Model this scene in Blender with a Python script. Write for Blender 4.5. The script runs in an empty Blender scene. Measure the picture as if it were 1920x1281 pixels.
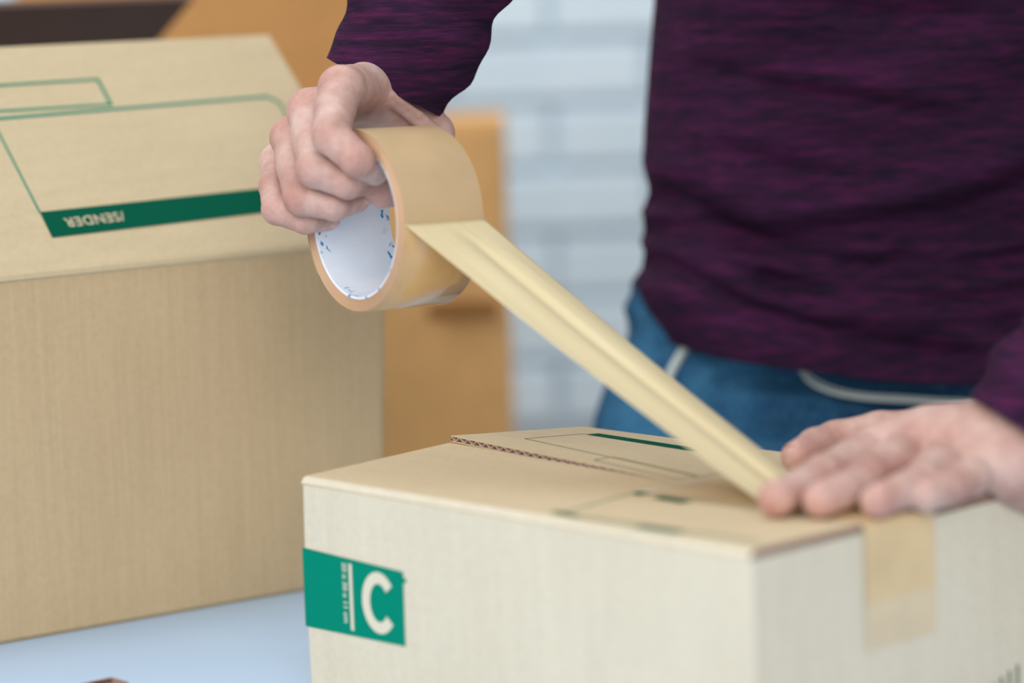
import bpy, math, random
import numpy as np
from mathutils import Matrix, Vector

# ------------------------------------------------------------------ camera
W, H, F = 1920, 1281, 4800.0
_a, _b, _c = np.radians([-47.38, 6.75, -1.92])
FW = np.array([np.sin(_a)*np.cos(_b), np.cos(_a)*np.cos(_b), -np.sin(_b)])
_r = np.array([np.cos(_a), -np.sin(_a), 0.0]); _u = np.cross(_r, FW)
R = _r*np.cos(_c)+_u*np.sin(_c); U = -_r*np.sin(_c)+_u*np.cos(_c)
CAM = np.array([99.97, -77.36, 32.34])          # centimetres; the table top is z = 0
S = 0.01                                          # cm -> m

scn = bpy.context.scene
cd = bpy.data.cameras.new('camera'); cam = bpy.data.objects.new('camera', cd)
scn.collection.objects.link(cam); scn.camera = cam
cd.sensor_width = 36; cd.lens = F/W*36
cd.clip_start = 0.05; cd.clip_end = 50
cd.dof.use_dof = True; cd.dof.focus_distance = 1.35; cd.dof.aperture_fstop = 2.9
m = Matrix.Identity(4)
for i in range(3):
    m[i][0] = R[i]; m[i][1] = U[i]; m[i][2] = -FW[i]; m[i][3] = CAM[i]*S
cam.matrix_world = m

# ------------------------------------------------------------------ light
world = bpy.data.worlds.new('world'); scn.world = world; world.use_nodes = True
bg = world.node_tree.nodes['Background']
bg.inputs[0].default_value = (0.93, 0.965, 1.0, 1); bg.inputs[1].default_value = 0.80
def area(name, loc, tgt, sx, sy, power, col):
    l = bpy.data.lights.new(name, 'AREA'); l.shape = 'RECTANGLE'; l.size = sx; l.size_y = sy
    l.energy = power; l.color = col
    o = bpy.data.objects.new(name, l); scn.collection.objects.link(o)
    o.location = Vector(loc)*S
    o.rotation_euler = (Vector(tgt)-Vector(loc)).to_track_quat('-Z', 'Y').to_euler()
    return o
area('window_light', (-50, -230, 190), (0, 15, 12), 1.4, 1.4, 38, (1.0, 0.98, 0.95))
area('front_fill_light', (260, -190, 150), (-40, 60, 10), 2.2, 1.8, 66, (0.98, 0.99, 1.0))  # frontal fill added behind the camera at right, not a real window
area('overhead_fill_light', (-40, 40, 190), (-20, 20, 0), 1.8, 1.8, 14, (0.95, 0.98, 1.0))  # overhead fill added to lift the background, stands for no known lamp
area('back_wall_fill_light', (-75, 95, 165), (-140, 170, 20), 1.5, 1.0, 13, (0.92, 0.97, 1.0))  # extra light added to brighten the brick wall, not a room lamp
scn.view_settings.view_transform = 'Standard'; scn.view_settings.look = 'None'
scn.view_settings.gamma = 1; scn.view_settings.use_curve_mapping = False
scn.view_settings.exposure = -0.32

# ------------------------------------------------------------------ helpers
def ray(px, py): return FW+R*(px-W/2)/F-U*(py-H/2)/F
def P(px, py, d): return CAM+ray(px, py)*d
def onz(px, py, z):
    q = ray(px, py); return CAM+q*((z-CAM[2])/q[2])
def nrm(v): v = np.asarray(v, float); return v/np.linalg.norm(v)
ORG = {}
def link(o, parent):
    scn.collection.objects.link(o)
    if parent: o.parent = parent
def tag(o, label=None, cat=None, group=None, kind=None):
    for k, v in (('label', label), ('category', cat), ('group', group), ('kind', kind)):
        if v: o[k] = v
    return o
def thing(name, label, cat, org, group=None):
    o = bpy.data.objects.new(name, None); o.empty_display_size = .05; link(o, None)
    o.location = Vector(org)*S; ORG[o.name] = np.array(org, float)
    return tag(o, label, cat, group)
def worg(parent):
    return ORG.get(parent.name, np.zeros(3)) if parent else np.zeros(3)
def mesh(name, v, f, mat, parent=None, smooth=False, uv=None, org=None, solid=0, attr=None, bevel=0, attr2=None):
    o0 = worg(parent)
    own = np.array(org, float) if org is not None else o0
    v = (np.asarray(v, float)-own)*S
    me = bpy.data.meshes.new(name)
    me.from_pydata(v.tolist(), [], [list(map(int, q)) for q in f])
    me.validate(); me.update()
    if mat:
        for mm in (mat if isinstance(mat, list) else [mat]): me.materials.append(mm)
    if smooth: me.polygons.foreach_set('use_smooth', [True]*len(me.polygons))
    if attr is not None:
        a = me.attributes.new('mark', 'FLOAT', 'POINT'); a.data.foreach_set('value', np.asarray(attr, np.float32))
    if attr2 is not None:
        for nm_, ar_ in attr2.items():
            a = me.attributes.new(nm_, 'FLOAT', 'POINT'); a.data.foreach_set('value', np.asarray(ar_, np.float32))
    if uv is not None:
        l = me.uv_layers.new(name='UVMap')
        vi = np.zeros(len(me.loops), np.int32); me.loops.foreach_get('vertex_index', vi)
        l.data.foreach_set('uv', np.asarray(uv, np.float32)[vi].ravel())
    o = bpy.data.objects.new(name, me); link(o, parent)
    if org is not None or parent is None: o.location = Vector(own-o0)*S
    ORG[o.name] = own
    if solid:
        md = o.modifiers.new('solid', 'SOLIDIFY'); md.thickness = solid*S; md.offset = 0
    if bevel:
        md = o.modifiers.new('bevel', 'BEVEL'); md.width = bevel*S; md.segments = 2
    return o
class MB:
    def __init__(s): s.v = []; s.f = []; s.n = 0
    def add(s, v, f):
        v = np.asarray(v, float).reshape(-1, 3); s.v.append(v); s.f += [[i+s.n for i in q] for q in f]; s.n += len(v)
    def box(s, o, ax, ay, az):
        o, ax, ay, az = [np.array(q, float) for q in (o, ax, ay, az)]
        v = [o, o+ax, o+ax+ay, o+ay, o+az, o+ax+az, o+ax+ay+az, o+ay+az]
        s.add(v, [(0, 3, 2, 1), (4, 5, 6, 7), (0, 1, 5, 4), (1, 2, 6, 5), (2, 3, 7, 6), (3, 0, 4, 7)])
    def grid(s, g, wrap=False):
        g = np.asarray(g, float); a, b = g.shape[:2]; f = []
        for i in range(a-1):
            for j in range(b if wrap else b-1):
                k = (j+1) % b; f.append((i*b+j, i*b+k, (i+1)*b+k, (i+1)*b+j))
        s.add(g, f)
    def build(s, name, mat, parent=None, **k):
        return mesh(name, np.vstack(s.v), s.f, mat, parent, **k)
def catmull(pts, n):
    p = np.asarray(pts, float); p = np.vstack([2*p[0]-p[1], p, 2*p[-1]-p[-2]]); out = []
    L = len(pts)-1
    for t in np.linspace(0, L-1e-6, n):
        i = int(t); u = t-i; a, b, c, d = p[i:i+4]
        out.append(.5*((2*b)+(-a+c)*u+(2*a-5*b+4*c-d)*u*u+(-a+3*b-3*c+d)*u**3))
    return np.array(out)
def tube(path, rad, seg=10, flat=None):
    path = np.asarray(path, float); n = len(path); rad = np.broadcast_to(rad, (n,))
    g = []; prev = None
    for i in range(n):
        t = nrm(path[min(i+1, n-1)]-path[max(i-1, 0)])
        if prev is None: prev = nrm(np.cross(t, [0.3, 0.2, 1]))
        a = nrm(prev-t*(prev@t)); prev = a; b = np.cross(t, a)
        g.append([path[i]+rad[i]*(a*math.cos(q)+b*math.sin(q)) for q in np.linspace(0, 2*math.pi, seg, endpoint=False)])
    return np.array(g)

# ------------------------------------------------------------------ materials
def srgb(r, g, b):
    f = lambda c: (c/255/12.92) if c/255 <= .04045 else ((c/255+.055)/1.055)**2.4
    return (f(r), f(g), f(b), 1)
def newmat(name, col, rough=.7, spec=.3):
    mt = bpy.data.materials.new(name); mt.use_nodes = True; nt = mt.node_tree
    b = nt.nodes['Principled BSDF']; b.inputs['Base Color'].default_value = col
    b.inputs['Roughness'].default_value = rough; b.inputs['Specular IOR Level'].default_value = spec
    return mt, nt, b
def noise(nt, scale, detail=3, mapscale=(1, 1, 1), rot=(0, 0, 0), rough=.5):
    tc = nt.nodes.new('ShaderNodeTexCoord'); mp = nt.nodes.new('ShaderNodeMapping')
    mp.inputs['Scale'].default_value = mapscale; mp.inputs['Rotation'].default_value = rot
    nz = nt.nodes.new('ShaderNodeTexNoise'); nz.inputs['Scale'].default_value = scale
    nz.inputs['Detail'].default_value = detail; nz.inputs['Roughness'].default_value = rough
    nt.links.new(tc.outputs['Object'], mp.inputs[0]); nt.links.new(mp.outputs[0], nz.inputs['Vector'])
    return nz.outputs['Fac']
def ramp(nt, fac, stops):
    r = nt.nodes.new('ShaderNodeValToRGB'); e = r.color_ramp.elements
    while len(e) < len(stops): e.new(.5)
    for k, (p, c) in enumerate(stops): e[k].position = p; e[k].color = c
    nt.links.new(fac, r.inputs[0]); return r.outputs[0]
def mix(nt, fac, a, b, mode='MIX'):
    x = nt.nodes.new('ShaderNodeMix'); x.data_type = 'RGBA'; x.blend_type = mode
    for s_, v in ((0, fac), (6, a), (7, b)):
        if isinstance(v, (int, float)): x.inputs[s_].default_value = v
        elif isinstance(v, tuple): x.inputs[s_].default_value = v
        else: nt.links.new(v, x.inputs[s_])
    return x.outputs[2]
def bump(nt, b, fac, strength, dist=.001):
    n = nt.nodes.new('ShaderNodeBump'); n.inputs['Strength'].default_value = strength; n.inputs['Distance'].default_value = dist
    nt.links.new(fac, n.inputs['Height']); nt.links.new(n.outputs[0], b.inputs['Normal'])
def card(name, c, streak=(60, 60, 4), amt=.06, rot=(0, 0, 0)):
    mt, nt, b = newmat(name, c, .85, .15)
    d = tuple(x*(1-amt*1.0) for x in c[:3])+(1,); l = tuple(min(1, x*(1+amt)) for x in c[:3])+(1,)
    f1 = noise(nt, 6, 4, streak, rot); f2 = noise(nt, 260, 3); f3 = noise(nt, 14, 3)
    c1 = ramp(nt, f1, [(.3, d), (.7, l)])
    c2 = mix(nt, .2, c1, ramp(nt, f2, [(.3, (.72, .69, .64, 1)), (.6, (1, 1, 1, 1))]), 'MULTIPLY')
    c3 = mix(nt, .18, c2, ramp(nt, f3, [(.3, (.82, .78, .73, 1)), (.65, (1, 1, 1, 1))]), 'MULTIPLY')
    nt.links.new(c3, b.inputs['Base Color']); bump(nt, b, f2, .25, .0004)
    return mt
M = {}
M['card_pale'] = card('pale_kraft', srgb(222, 212, 190), (22, 22, 2), .03)
M['card_top'] = card('pale_kraft_flap', srgb(214, 194, 160), (4, 20, 20), .02)
M['card_big'] = card('kraft', srgb(208, 181, 142), (60, 60, 1.5), .045)
M['card_flap'] = card('kraft_flap', srgb(202, 184, 150), (20, 2, 20), .03)
M['card_orange'] = card('orange_brown_kraft', srgb(205, 152, 94), (8, 8, 8), .05)
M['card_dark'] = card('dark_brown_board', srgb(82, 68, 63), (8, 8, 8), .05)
M['cut_edge'] = newmat('cut_board_edge', srgb(150, 120, 108), .9, .1)[0]
M['flute'] = newmat('flute_paper', srgb(205, 178, 165), .9, .1)[0]
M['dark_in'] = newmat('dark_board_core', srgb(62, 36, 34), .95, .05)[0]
M['green_faint'] = newmat('faint_green_ink', srgb(120, 146, 118), .8, .1)[0]
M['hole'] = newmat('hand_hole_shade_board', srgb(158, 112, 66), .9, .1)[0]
M['card_orange2'] = card('light_orange_kraft', srgb(232, 180, 118), (8, 8, 8), .05)
M['green'] = newmat('green_ink', srgb(0, 134, 110), .8, .05)[0]
M['green_dark'] = newmat('dark_green_ink', srgb(0, 84, 62), .8, .05)[0]
M['green_line'] = newmat('green_ink_line', srgb(52, 98, 74), .8, .2)[0]
M['letter'] = newmat('bare_letter', srgb(222, 214, 192), .8, .2)[0]
M['letter2'] = newmat('bare_letter_kraft', srgb(190, 178, 150), .8, .2)[0]
def mk_table():
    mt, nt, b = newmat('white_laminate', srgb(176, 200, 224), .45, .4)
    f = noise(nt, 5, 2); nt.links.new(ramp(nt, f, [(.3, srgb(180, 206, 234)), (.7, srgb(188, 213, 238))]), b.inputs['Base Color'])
    return mt
M['table'] = mk_table()
M['metal'] = newmat('grey_metal', srgb(150, 152, 155), .4, .5)[0]
def mk_tape(name, c, rough, coat):
    mt, nt, b = newmat(name, c, rough, .4)
    f = noise(nt, 30, 3); d = tuple(x*.88 for x in c[:3])+(1,)
    nt.links.new(ramp(nt, f, [(.35, d), (.65, c)]), b.inputs['Base Color'])
    b.inputs['Coat Weight'].default_value = coat; b.inputs['Coat Roughness'].default_value = .12
    return mt
M['tape_out'] = mk_tape('tan_tape', srgb(204, 174, 132), .5, .15)
M['tape_gloss'] = mk_tape('glossy_brown_tape', srgb(222, 178, 118), .25, .8)
M['tape_side'] = mk_tape('tape_edges', srgb(206, 166, 130), .6, .1)
M['tape_flat'] = mk_tape('stuck_tape', srgb(226, 198, 152), .4, .2)
M['tape_flat2'] = mk_tape('stuck_tape_single', srgb(222, 202, 168), .4, .2)
def mk_strip():
    mt, nt, b = newmat('pale_tape_underside', srgb(224, 208, 166), .45, .3)
    f = noise(nt, 10, 3, (30, 2, 1)); uvn = nt.nodes.new('ShaderNodeUVMap')
    mp = nt.nodes.new('ShaderNodeMapping'); mp.inputs['Scale'].default_value = (16, .8, 1)
    nz = nt.nodes.new('ShaderNodeTexNoise'); nz.inputs['Scale'].default_value = 1.0; nz.inputs['Detail'].default_value = 3
    nt.links.new(uvn.outputs[0], mp.inputs[0]); nt.links.new(mp.outputs[0], nz.inputs['Vector'])
    nt.links.new(ramp(nt, nz.outputs['Fac'], [(.3, srgb(218, 200, 158)), (.55, srgb(222, 206, 165)), (.8, srgb(227, 214, 178))]), b.inputs['Base Color'])
    b.inputs['Subsurface Weight'].default_value = 0
    return mt
M['strip'] = mk_strip()
def mk_core():
    mt, nt, b = newmat('white_paper_core', srgb(214, 224, 240), .6, .3)
    uvn = nt.nodes.new('ShaderNodeUVMap'); sep = nt.nodes.new('ShaderNodeSeparateXYZ'); nt.links.new(uvn.outputs[0], sep.inputs[0])
    # printed blue specks lie in two bands near the two rims
    mp = nt.nodes.new('ShaderNodeMapping'); mp.inputs['Scale'].default_value = (14, 60, 1)
    nz = nt.nodes.new('ShaderNodeTexNoise'); nz.inputs['Scale'].default_value = 1.0; nz.inputs['Detail'].default_value = 2
    nt.links.new(uvn.outputs[0], mp.inputs[0]); nt.links.new(mp.outputs[0], nz.inputs['Vector'])
    sp = ramp(nt, nz.outputs['Fac'], [(.56, (0, 0, 0, 1)), (.64, (1, 1, 1, 1))])
    band = ramp(nt, sep.outputs[0], [(0.0, (1, 1, 1, 1)), (.12, (1, 1, 1, 1)), (.16, (0, 0, 0, 1)), (.82, (0, 0, 0, 1)), (.87, (1, 1, 1, 1))])
    mp2 = nt.nodes.new('ShaderNodeMapping'); mp2.inputs['Scale'].default_value = (1, 9, 1)
    nz2 = nt.nodes.new('ShaderNodeTexNoise'); nz2.inputs['Scale'].default_value = 1.0
    nt.links.new(uvn.outputs[0], mp2.inputs[0]); nt.links.new(mp2.outputs[0], nz2.inputs['Vector'])
    pat = ramp(nt, nz2.outputs['Fac'], [(.42, (0, 0, 0, 1)), (.52, (1, 1, 1, 1))])
    k = mix(nt, 1.0, mix(nt, 1.0, sp, band, 'MULTIPLY'), pat, 'MULTIPLY')
    f = noise(nt, 40, 4)
    base = ramp(nt, f, [(.3, srgb(226, 236, 248)), (.7, srgb(240, 245, 252))])
    nt.links.new(mix(nt, k, base, srgb(60, 150, 205)), b.inputs['Base Color'])
    return mt
M['core'] = mk_core()
def mk_skin():
    mt, nt, b = newmat('skin', srgb(214, 176, 158), .5, .35)
    f1 = noise(nt, 28, 4); f2 = noise(nt, 170, 5, rough=.65); f3 = noise(nt, 420, 4)
    base = ramp(nt, f1, [(.32, srgb(190, 144, 132)), (.5, srgb(208, 172, 160)), (.66, srgb(220, 192, 182))])
    c2 = mix(nt, .5, base, ramp(nt, f2, [(.3, (.70, .60, .58, 1)), (.6, (1, 1, 1, 1))]), 'MULTIPLY')
    at = nt.nodes.new('ShaderNodeAttribute'); at.attribute_name = 'mark'
    c3 = mix(nt, at.outputs['Fac'], c2, srgb(202, 136, 122))
    nt.links.new(c3, b.inputs['Base Color'])
    b.inputs['Subsurface Weight'].default_value = .12; b.inputs['Subsurface Radius'].default_value = (.006, .0025, .0012)
    b.inputs['Subsurface Scale'].default_value = 1
    ad = nt.nodes.new('ShaderNodeMath'); ad.operation = 'ADD'; nt.links.new(f2, ad.inputs[0]); nt.links.new(f3, ad.inputs[1])
    wp = nt.nodes.new('ShaderNodeAttribute'); wp.attribute_name = 'wrinkle_pos'; wk = nt.nodes.new('ShaderNodeAttribute'); wk.attribute_name = 'wrinkle_mask'
    def mth(op, a, b2):
        n = nt.nodes.new('ShaderNodeMath'); n.operation = op
        for k, v in enumerate((a, b2)):
            if v is None: continue
            if isinstance(v, (int, float)): n.inputs[k].default_value = v
            else: nt.links.new(v, n.inputs[k])
        return n.outputs[0]
    f4 = noise(nt, 90, 3)
    ph = mth('ADD', mth('MULTIPLY', wp.outputs['Fac'], 34.0), mth('MULTIPLY', f4, 9.0))
    sn = mth('MULTIPLY', mth('POWER', mth('ABSOLUTE', mth('SINE', ph, None), None), .5), wk.outputs['Fac'])
    h_ = mth('ADD', mth('MULTIPLY', sn, .9), mth('MULTIPLY', ad.outputs[0], .8))
    bump(nt, b, h_, .5, .0009)
    return mt
M['skin'] = mk_skin()
M['nail'] = newmat('fingernail', srgb(224, 178, 168), .28, .5)[0]
def mk_sweater():
    mt, nt, b = newmat('heather_knit', srgb(60, 30, 60), .95, .08)
    f1 = noise(nt, 10, 5, (1.2, 1.2, 16), rough=.6); f2 = noise(nt, 55, 4, (1, 1, 9), rough=.6); f3 = noise(nt, 500, 2)
    c = mix(nt, .5, ramp(nt, f1, [(.34, srgb(32, 25, 40)), (.52, srgb(56, 30, 56)), (.70, srgb(86, 34, 74))]),
            ramp(nt, f2, [(.36, srgb(28, 24, 38)), (.52, srgb(56, 30, 56)), (.68, srgb(96, 34, 76))]))
    nt.links.new(c, b.inputs['Base Color']); bump(nt, b, f3, .4, .0006)
    pass
    return mt
M['sweater'] = mk_sweater()
def mk_denim():
    mt, nt, b = newmat('blue_denim', srgb(40, 84, 122), .9, .1)
    f1 = noise(nt, 12, 4); f2 = noise(nt, 300, 3, (2, 2, .6))
    c = mix(nt, .3, ramp(nt, f1, [(.32, srgb(12, 42, 74)), (.5, srgb(26, 78, 116)), (.68, srgb(64, 124, 162))]),
            ramp(nt, f2, [(.35, srgb(22, 50, 78)), (.65, srgb(96, 140, 168))]))
    nt.links.new(c, b.inputs['Base Color']); bump(nt, b, f2, .4, .0006); return mt
M['denim'] = mk_denim()
M['thread'] = newmat('pale_thread', srgb(196, 204, 200), .8, .2)[0]
M['shoe'] = newmat('dark_shoe', srgb(40, 40, 44), .6, .3)[0]
def mk_brick():
    mt, nt, b = newmat('white_painted_brick', srgb(200, 214, 222), .7, .3)
    f = noise(nt, 6, 3)
    nt.links.new(ramp(nt, f, [(.3, srgb(202, 219, 230)), (.7, srgb(216, 229, 238))]), b.inputs['Base Color'])
    bump(nt, b, noise(nt, 60, 4), .5, .002); return mt
M['brick'] = mk_brick()
M['mortar'] = newmat('painted_mortar', srgb(192, 208, 220), .9, .1)[0]
M['floor'] = newmat('grey_floor', srgb(150, 148, 145), .6, .3)[0]

# ------------------------------------------------------------------ setting
FZ = -75.0
fh = nrm([FW[0], FW[1], 0]); rh = nrm([R[0], R[1], 0]); zz = np.array([0, 0, 1.0])
base0 = np.array([CAM[0], CAM[1], 0])
b_ = MB(); o = base0-rh*300-fh*120; o[2] = FZ-5
b_.box(o, rh*600, fh*430, zz*5); tag(b_.build('floor', M['floor']), kind='structure')
wo = base0+fh*302-rh*300; wo[2] = FZ
b_ = MB(); b_.box(wo, rh*600, fh*12, zz*280)
wall = tag(b_.build('wall_back', M['mortar']), kind='structure')
rnd = random.Random(5)
bm_v = []
def brick_mesh(w, h, d, k):
    c = .35; v = []
    for (x0, x1, z0, z1, y) in ((0, w, 0, h, 0), (0, w, 0, h, -d+c), (c, w-c, c, h-c, -d)):
        v += [(x0, y, z0), (x1, y, z0), (x1, y, z1), (x0, y, z1)]
    f = []
    for a in (0, 4):
        for i in range(4): j = (i+1) % 4; f.append((a+i, a+j, a+4+j, a+4+i))
    f.append((8, 9, 10, 11))
    me = bpy.data.meshes.new('brick'); me.from_pydata((np.array(v)*S).tolist(), [], f); me.materials.append(M['brick']); return me
full = brick_mesh(22.2, 6.5, 1.2, 0)
ang = math.atan2(rh[1], rh[0])
for row in range(17):
    for c_ in range(14):
        o = bpy.data.objects.new('brick', full); link(o, wall)
        lx = 190+c_*23.2+(11.6 if row % 2 else 0)+rnd.uniform(-.15, .15); lz = 62+row*7.6
        p = wo*[1, 1, 0]+rh*lx+zz*(FZ+lz)+fh*rnd.uniform(-.0, .35)
        o.location = Vector(p)*S; o.rotation_euler = (0, rnd.uniform(-.003, .003), ang)

# table
tn = nrm([.2, .98, 0]); tt = nrm([.98, -.2, 0])
tb = thing('packing_table', 'pale blue-white table top carrying the cartons', 'table', tn*-10+tt*0+zz*FZ)
b_ = MB(); b_.box(tt*-80+tn*-62+zz*-2.6, tt*158, tn*90, zz*2.6); b_.build('table_top', M['table'], tb, bevel=.25)
for s1 in (-76, 70):
    for s2 in (-56, 18):
        b_ = MB(); b_.box(tt*s1+tn*s2+zz*FZ, tt*4, tn*4, zz*(-FZ-2.6)); b_.build('leg', M['metal'], tb)

# ------------------------------------------------------------------ front carton (30 x 20 x 11 cm)
cx = thing('small_shipping_carton', 'pale closed cardboard carton in front with green C label, being taped shut', 'carton', (15, 10, 0))
def rrect(x0, x1, y0, y1, r, n=5):
    out = []
    for cx_, cy_, a0 in ((x1-r, y0+r, -90), (x1-r, y1-r, 0), (x0+r, y1-r, 90), (x0+r, y0+r, 180)):
        for a in np.linspace(a0, a0+90, n): out.append((cx_+r*math.cos(math.radians(a)), cy_+r*math.sin(math.radians(a))))
    return out
b_ = MB(); rows = []
for z, ins in ((0, .15), (.12, 0), (4, -.04), (8, -.03), (10.62, 0)):
    rows.append([(x, y, z) for x, y in rrect(ins, 30-ins, ins, 20-ins, .28)])
for z, ins in ((10.62, .3), (.4, .3)):
    rows.append([(x, y, z) for x, y in rrect(ins, 30-ins, ins, 20-ins, .2)])
g = np.array(rows); b_.grid(g, True)
n_ = g.shape[1]; b_.f.append([4+0]*0 or list(range(n_))[::-1]); b_.f.append([6*n_+i for i in range(n_)])
b_.build('carton_walls', M['card_pale'], cx, smooth=False)
for x0 in (.35, 19.7):
    b_ = MB(); b_.box((x0, .4, 10.2), (9.9, 0, 0), (0, 19.2, 0), (0, 0, .3)); b_.build('inner_flap', M['card_top'], cx)
def lift_near(x, y): return .42*max(0, 1-x/17.)*(y/10.)
def lift_back(x, y): return .78*max(0, 1-x/17.)**1.0*((20-y)/10.)
TH = .32
def flap_solid(ys, lift, hinge_y, sgn):
    xs = np.linspace(0.04, 29.96, 60); top = []; bot = []
    for y in ys:
        rt = []; rb = []
        for x in xs:
            dh = abs(y-hinge_y); z = 11+lift(x, y)-(.30*max(0, 1-dh/.32)**2)
            rt.append((x, y, z)); rb.append((x, y, max(z-TH, 10.62 if dh < .3 else -9)))
        top.append(rt); bot.append(rb)
    return np.array(top), np.array(bot)
def make_flap(ys, lift, hinge_y, seam_edge):
    tp, bt = flap_solid(ys, lift, hinge_y, 1)
    b1 = MB(); sk = .045
    b1.grid(tp); b1.grid(tp-[0, 0, sk]); b1.grid(bt); b1.grid(bt+[0, 0, sk])
    nx = tp.shape[1]
    for e in (0, -1):                                         # liner edges along the flap's two long sides
        b1.grid(np.array([tp[e], tp[e]-[0, 0, sk]])); b1.grid(np.array([bt[e], bt[e]+[0, 0, sk]]))
    fl = b1.build('flap', M['card_top'], cx, smooth=False)
    b2 = MB()                                                 # corrugated core seen at the cut ends
    for e in (0, -1):
        b2 = MB(); b2.grid(np.array([tp[:, e], bt[:, e]])); b2.build('cut_edge', M['cut_edge'], fl)
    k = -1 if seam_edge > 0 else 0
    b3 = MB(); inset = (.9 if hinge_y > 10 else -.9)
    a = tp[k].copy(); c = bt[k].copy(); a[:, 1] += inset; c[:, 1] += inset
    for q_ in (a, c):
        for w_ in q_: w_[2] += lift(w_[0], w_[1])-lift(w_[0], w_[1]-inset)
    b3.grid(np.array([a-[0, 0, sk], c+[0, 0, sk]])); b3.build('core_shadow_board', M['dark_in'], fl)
    return fl, tp[k], bt[k]
ysn = np.concatenate([[0, .04, .1, .2, .34], np.linspace(1, 9.9, 12)])
ysb = np.concatenate([np.linspace(10.02, 19, 12), [19.66, 19.8, 19.9, 19.96, 20]])
f1_, _, _ = make_flap(ysn, lift_near, 0, 1)
f1_.data.materials.append(M['card_pale'])
for p in f1_.data.polygons:
    if p.index < 4*59: p.material_index = 1
f2_, et, eb = make_flap(ysb, lift_back, 20, -1)
b_ = MB(); g = []                                             # wavy flute between the liners
for i in range(361):
    x = .05+i*29.85/360; zt = 11+lift_back(x, 10)-.045; zb = zt-TH+.09
    ph = (x/.68) % 1.0; tri = abs(ph*2-1); tri = tri*tri*(3-2*tri)
    z = zb+(zt-zb)*tri; dz_ = lift_back(x, 10.9)-lift_back(x, 10)
    g.append([(x, 10.02, z-.022), (x, 10.02, z+.022), (x, 10.9, z+.022+dz_), (x, 10.9, z-.022+dz_)])
b_.grid(np.array(g), True); b_.build('flute', M['flute'], f2_)

def decal(name, quads, mat, parent, off=None):
    b = MB()
    for q in quads: b.add(q, [tuple(range(len(q)))])
    return b.build(name, mat, parent)
def lineq(p, q, w, fn, n=24):
    """a flat ink line from p to q in surface coordinates, laid on the surface fn"""
    p = np.array(p, float); q = np.array(q, float); d = nrm(q-p); s = np.array([-d[1], d[0]])*w/2
    out = []
    for i in range(n):
        a = p+(q-p)*i/n; c = p+(q-p)*(i+1)/n
        out.append([fn(*(a-s)), fn(*(c-s)), fn(*(c+s)), fn(*(a+s))])
    return out
fnB = lambda x, y: np.array([x, y, 11.012+lift_back(x, y)])
fnN = lambda x, y: np.array([x, y, 11.012+lift_near(x, y)])
L = []
for p, q, w in (((2.6, 12.9), (16.3, 11.6), .07), ((2.6, 12.9), (2.75, 17.2), .07), ((16.3, 11.6), (16.6, 17.0), .07),
                ((9.6, 12.15), (9.75, 10.95), .07), ((9.75, 10.95), (15.9, 10.5), .07), ((15.9, 10.5), (16.1, 11.6), .07), ((9.6, 12.4), (16.0, 11.85), .06)):
    L += lineq(p, q, w, fnB)
decal('printed_outline', L, M['green_line'], f2_)
decal('printed_bar', lineq((3.0, 17.45), (13.4, 17.1), .95, fnB), M['green_dark'], f2_)
L = []
for p, q, w in (((16.6, 6.7), (17.6, .9), .16), ((17.6, .9), (29, 1.6), .28), ((16.8, 6.9), (28.5, 7.1), .1), ((22.5, 1.0), (25, 1.1), .9), ((16.9,1.2),(18.8,1.0),.5)):
    L += lineq(p, q, w, fnN)
decal('printed_outline', L, M['green_faint'], f1_)
decal('printed_bar', lineq((16.6, 6.85), (17.4, 6.75), .7, fnN)+lineq((18.3, 6.6), (20.3, 6.5), .75, fnN), M['green_dark'], f1_)

def text_mesh(txt, size, org, ux, uy, mat, parent, name='letters', bold=0.0, xs=1.0, space=1.0):
    cu = bpy.data.curves.new('t', 'FONT'); cu.body = txt; cu.size = 1; cu.offset = bold; cu.space_character = space
    ob = bpy.data.objects.new('t', cu); scn.collection.objects.link(ob)
    dg = bpy.context.evaluated_depsgraph_get(); me = bpy.data.meshes.new_from_object(ob.evaluated_get(dg))
    v = np.array([tuple(q.co) for q in me.vertices]); f = [tuple(p.vertices) for p in me.polygons]
    bpy.data.objects.remove(ob); bpy.data.curves.remove(cu); bpy.data.meshes.remove(me)
    w = v[:, 0].max()-v[:, 0].min(); v[:, 0] -= v[:, 0].min()
    org, ux, uy = [np.array(q, float) for q in (org, ux, uy)]
    pts = org+np.outer(v[:, 0]*xs*size, ux)+np.outer(v[:, 1]*size, uy)
    return mesh(name, pts, f, mat, parent), w*xs*size
# C label on the long front side (normal -y)
yl = -.065
lab = decal('printed_label', [[(-.045, yl+.02, 3.42), (.3, yl, 3.42), (7.7, yl, 3.55), (7.72, yl, 7.2), (.3, yl, 7.42), (-.045, yl+.02, 7.42)]], M['green'], cx)
decal('print_smudge', [[(7.7, yl, 6.62), (7.95, yl, 6.74), (7.92, yl, 6.86), (7.7, yl, 6.95)]], M['green'], lab)
b_ = MB(); cc = (5.85, 5.42); pts = []                        # the big letter C
for a in np.linspace(38, 322, 50):
    t = math.radians(a)
    ci = (math.cos(t), math.sin(t))
    pts.append([(cc[0]+ci[0]*1.28*1.0, yl-.012, cc[1]+ci[1]*1.52), (cc[0]+ci[0]*.68, yl-.012, cc[1]+ci[1]*.95)])
b_.grid(np.array(pts)); b_.build('letter', M['letter'], lab)
b_ = MB(); b_.grid(np.array([[(3.62, yl-.012, 3.75), (3.62, yl-.012, 7.08)], [(3.86, yl-.012, 3.75), (3.86, yl-.012, 7.08)]])); b_.build('printed_rule', M['letter'], lab)
text_mesh('20 x 30 x 11 cm', .47, (3.12, yl-.012, 7.08), (0, 0, -1), (1, 0, 0), M['letter'], lab, bold=.02, xs=.98)
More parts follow.
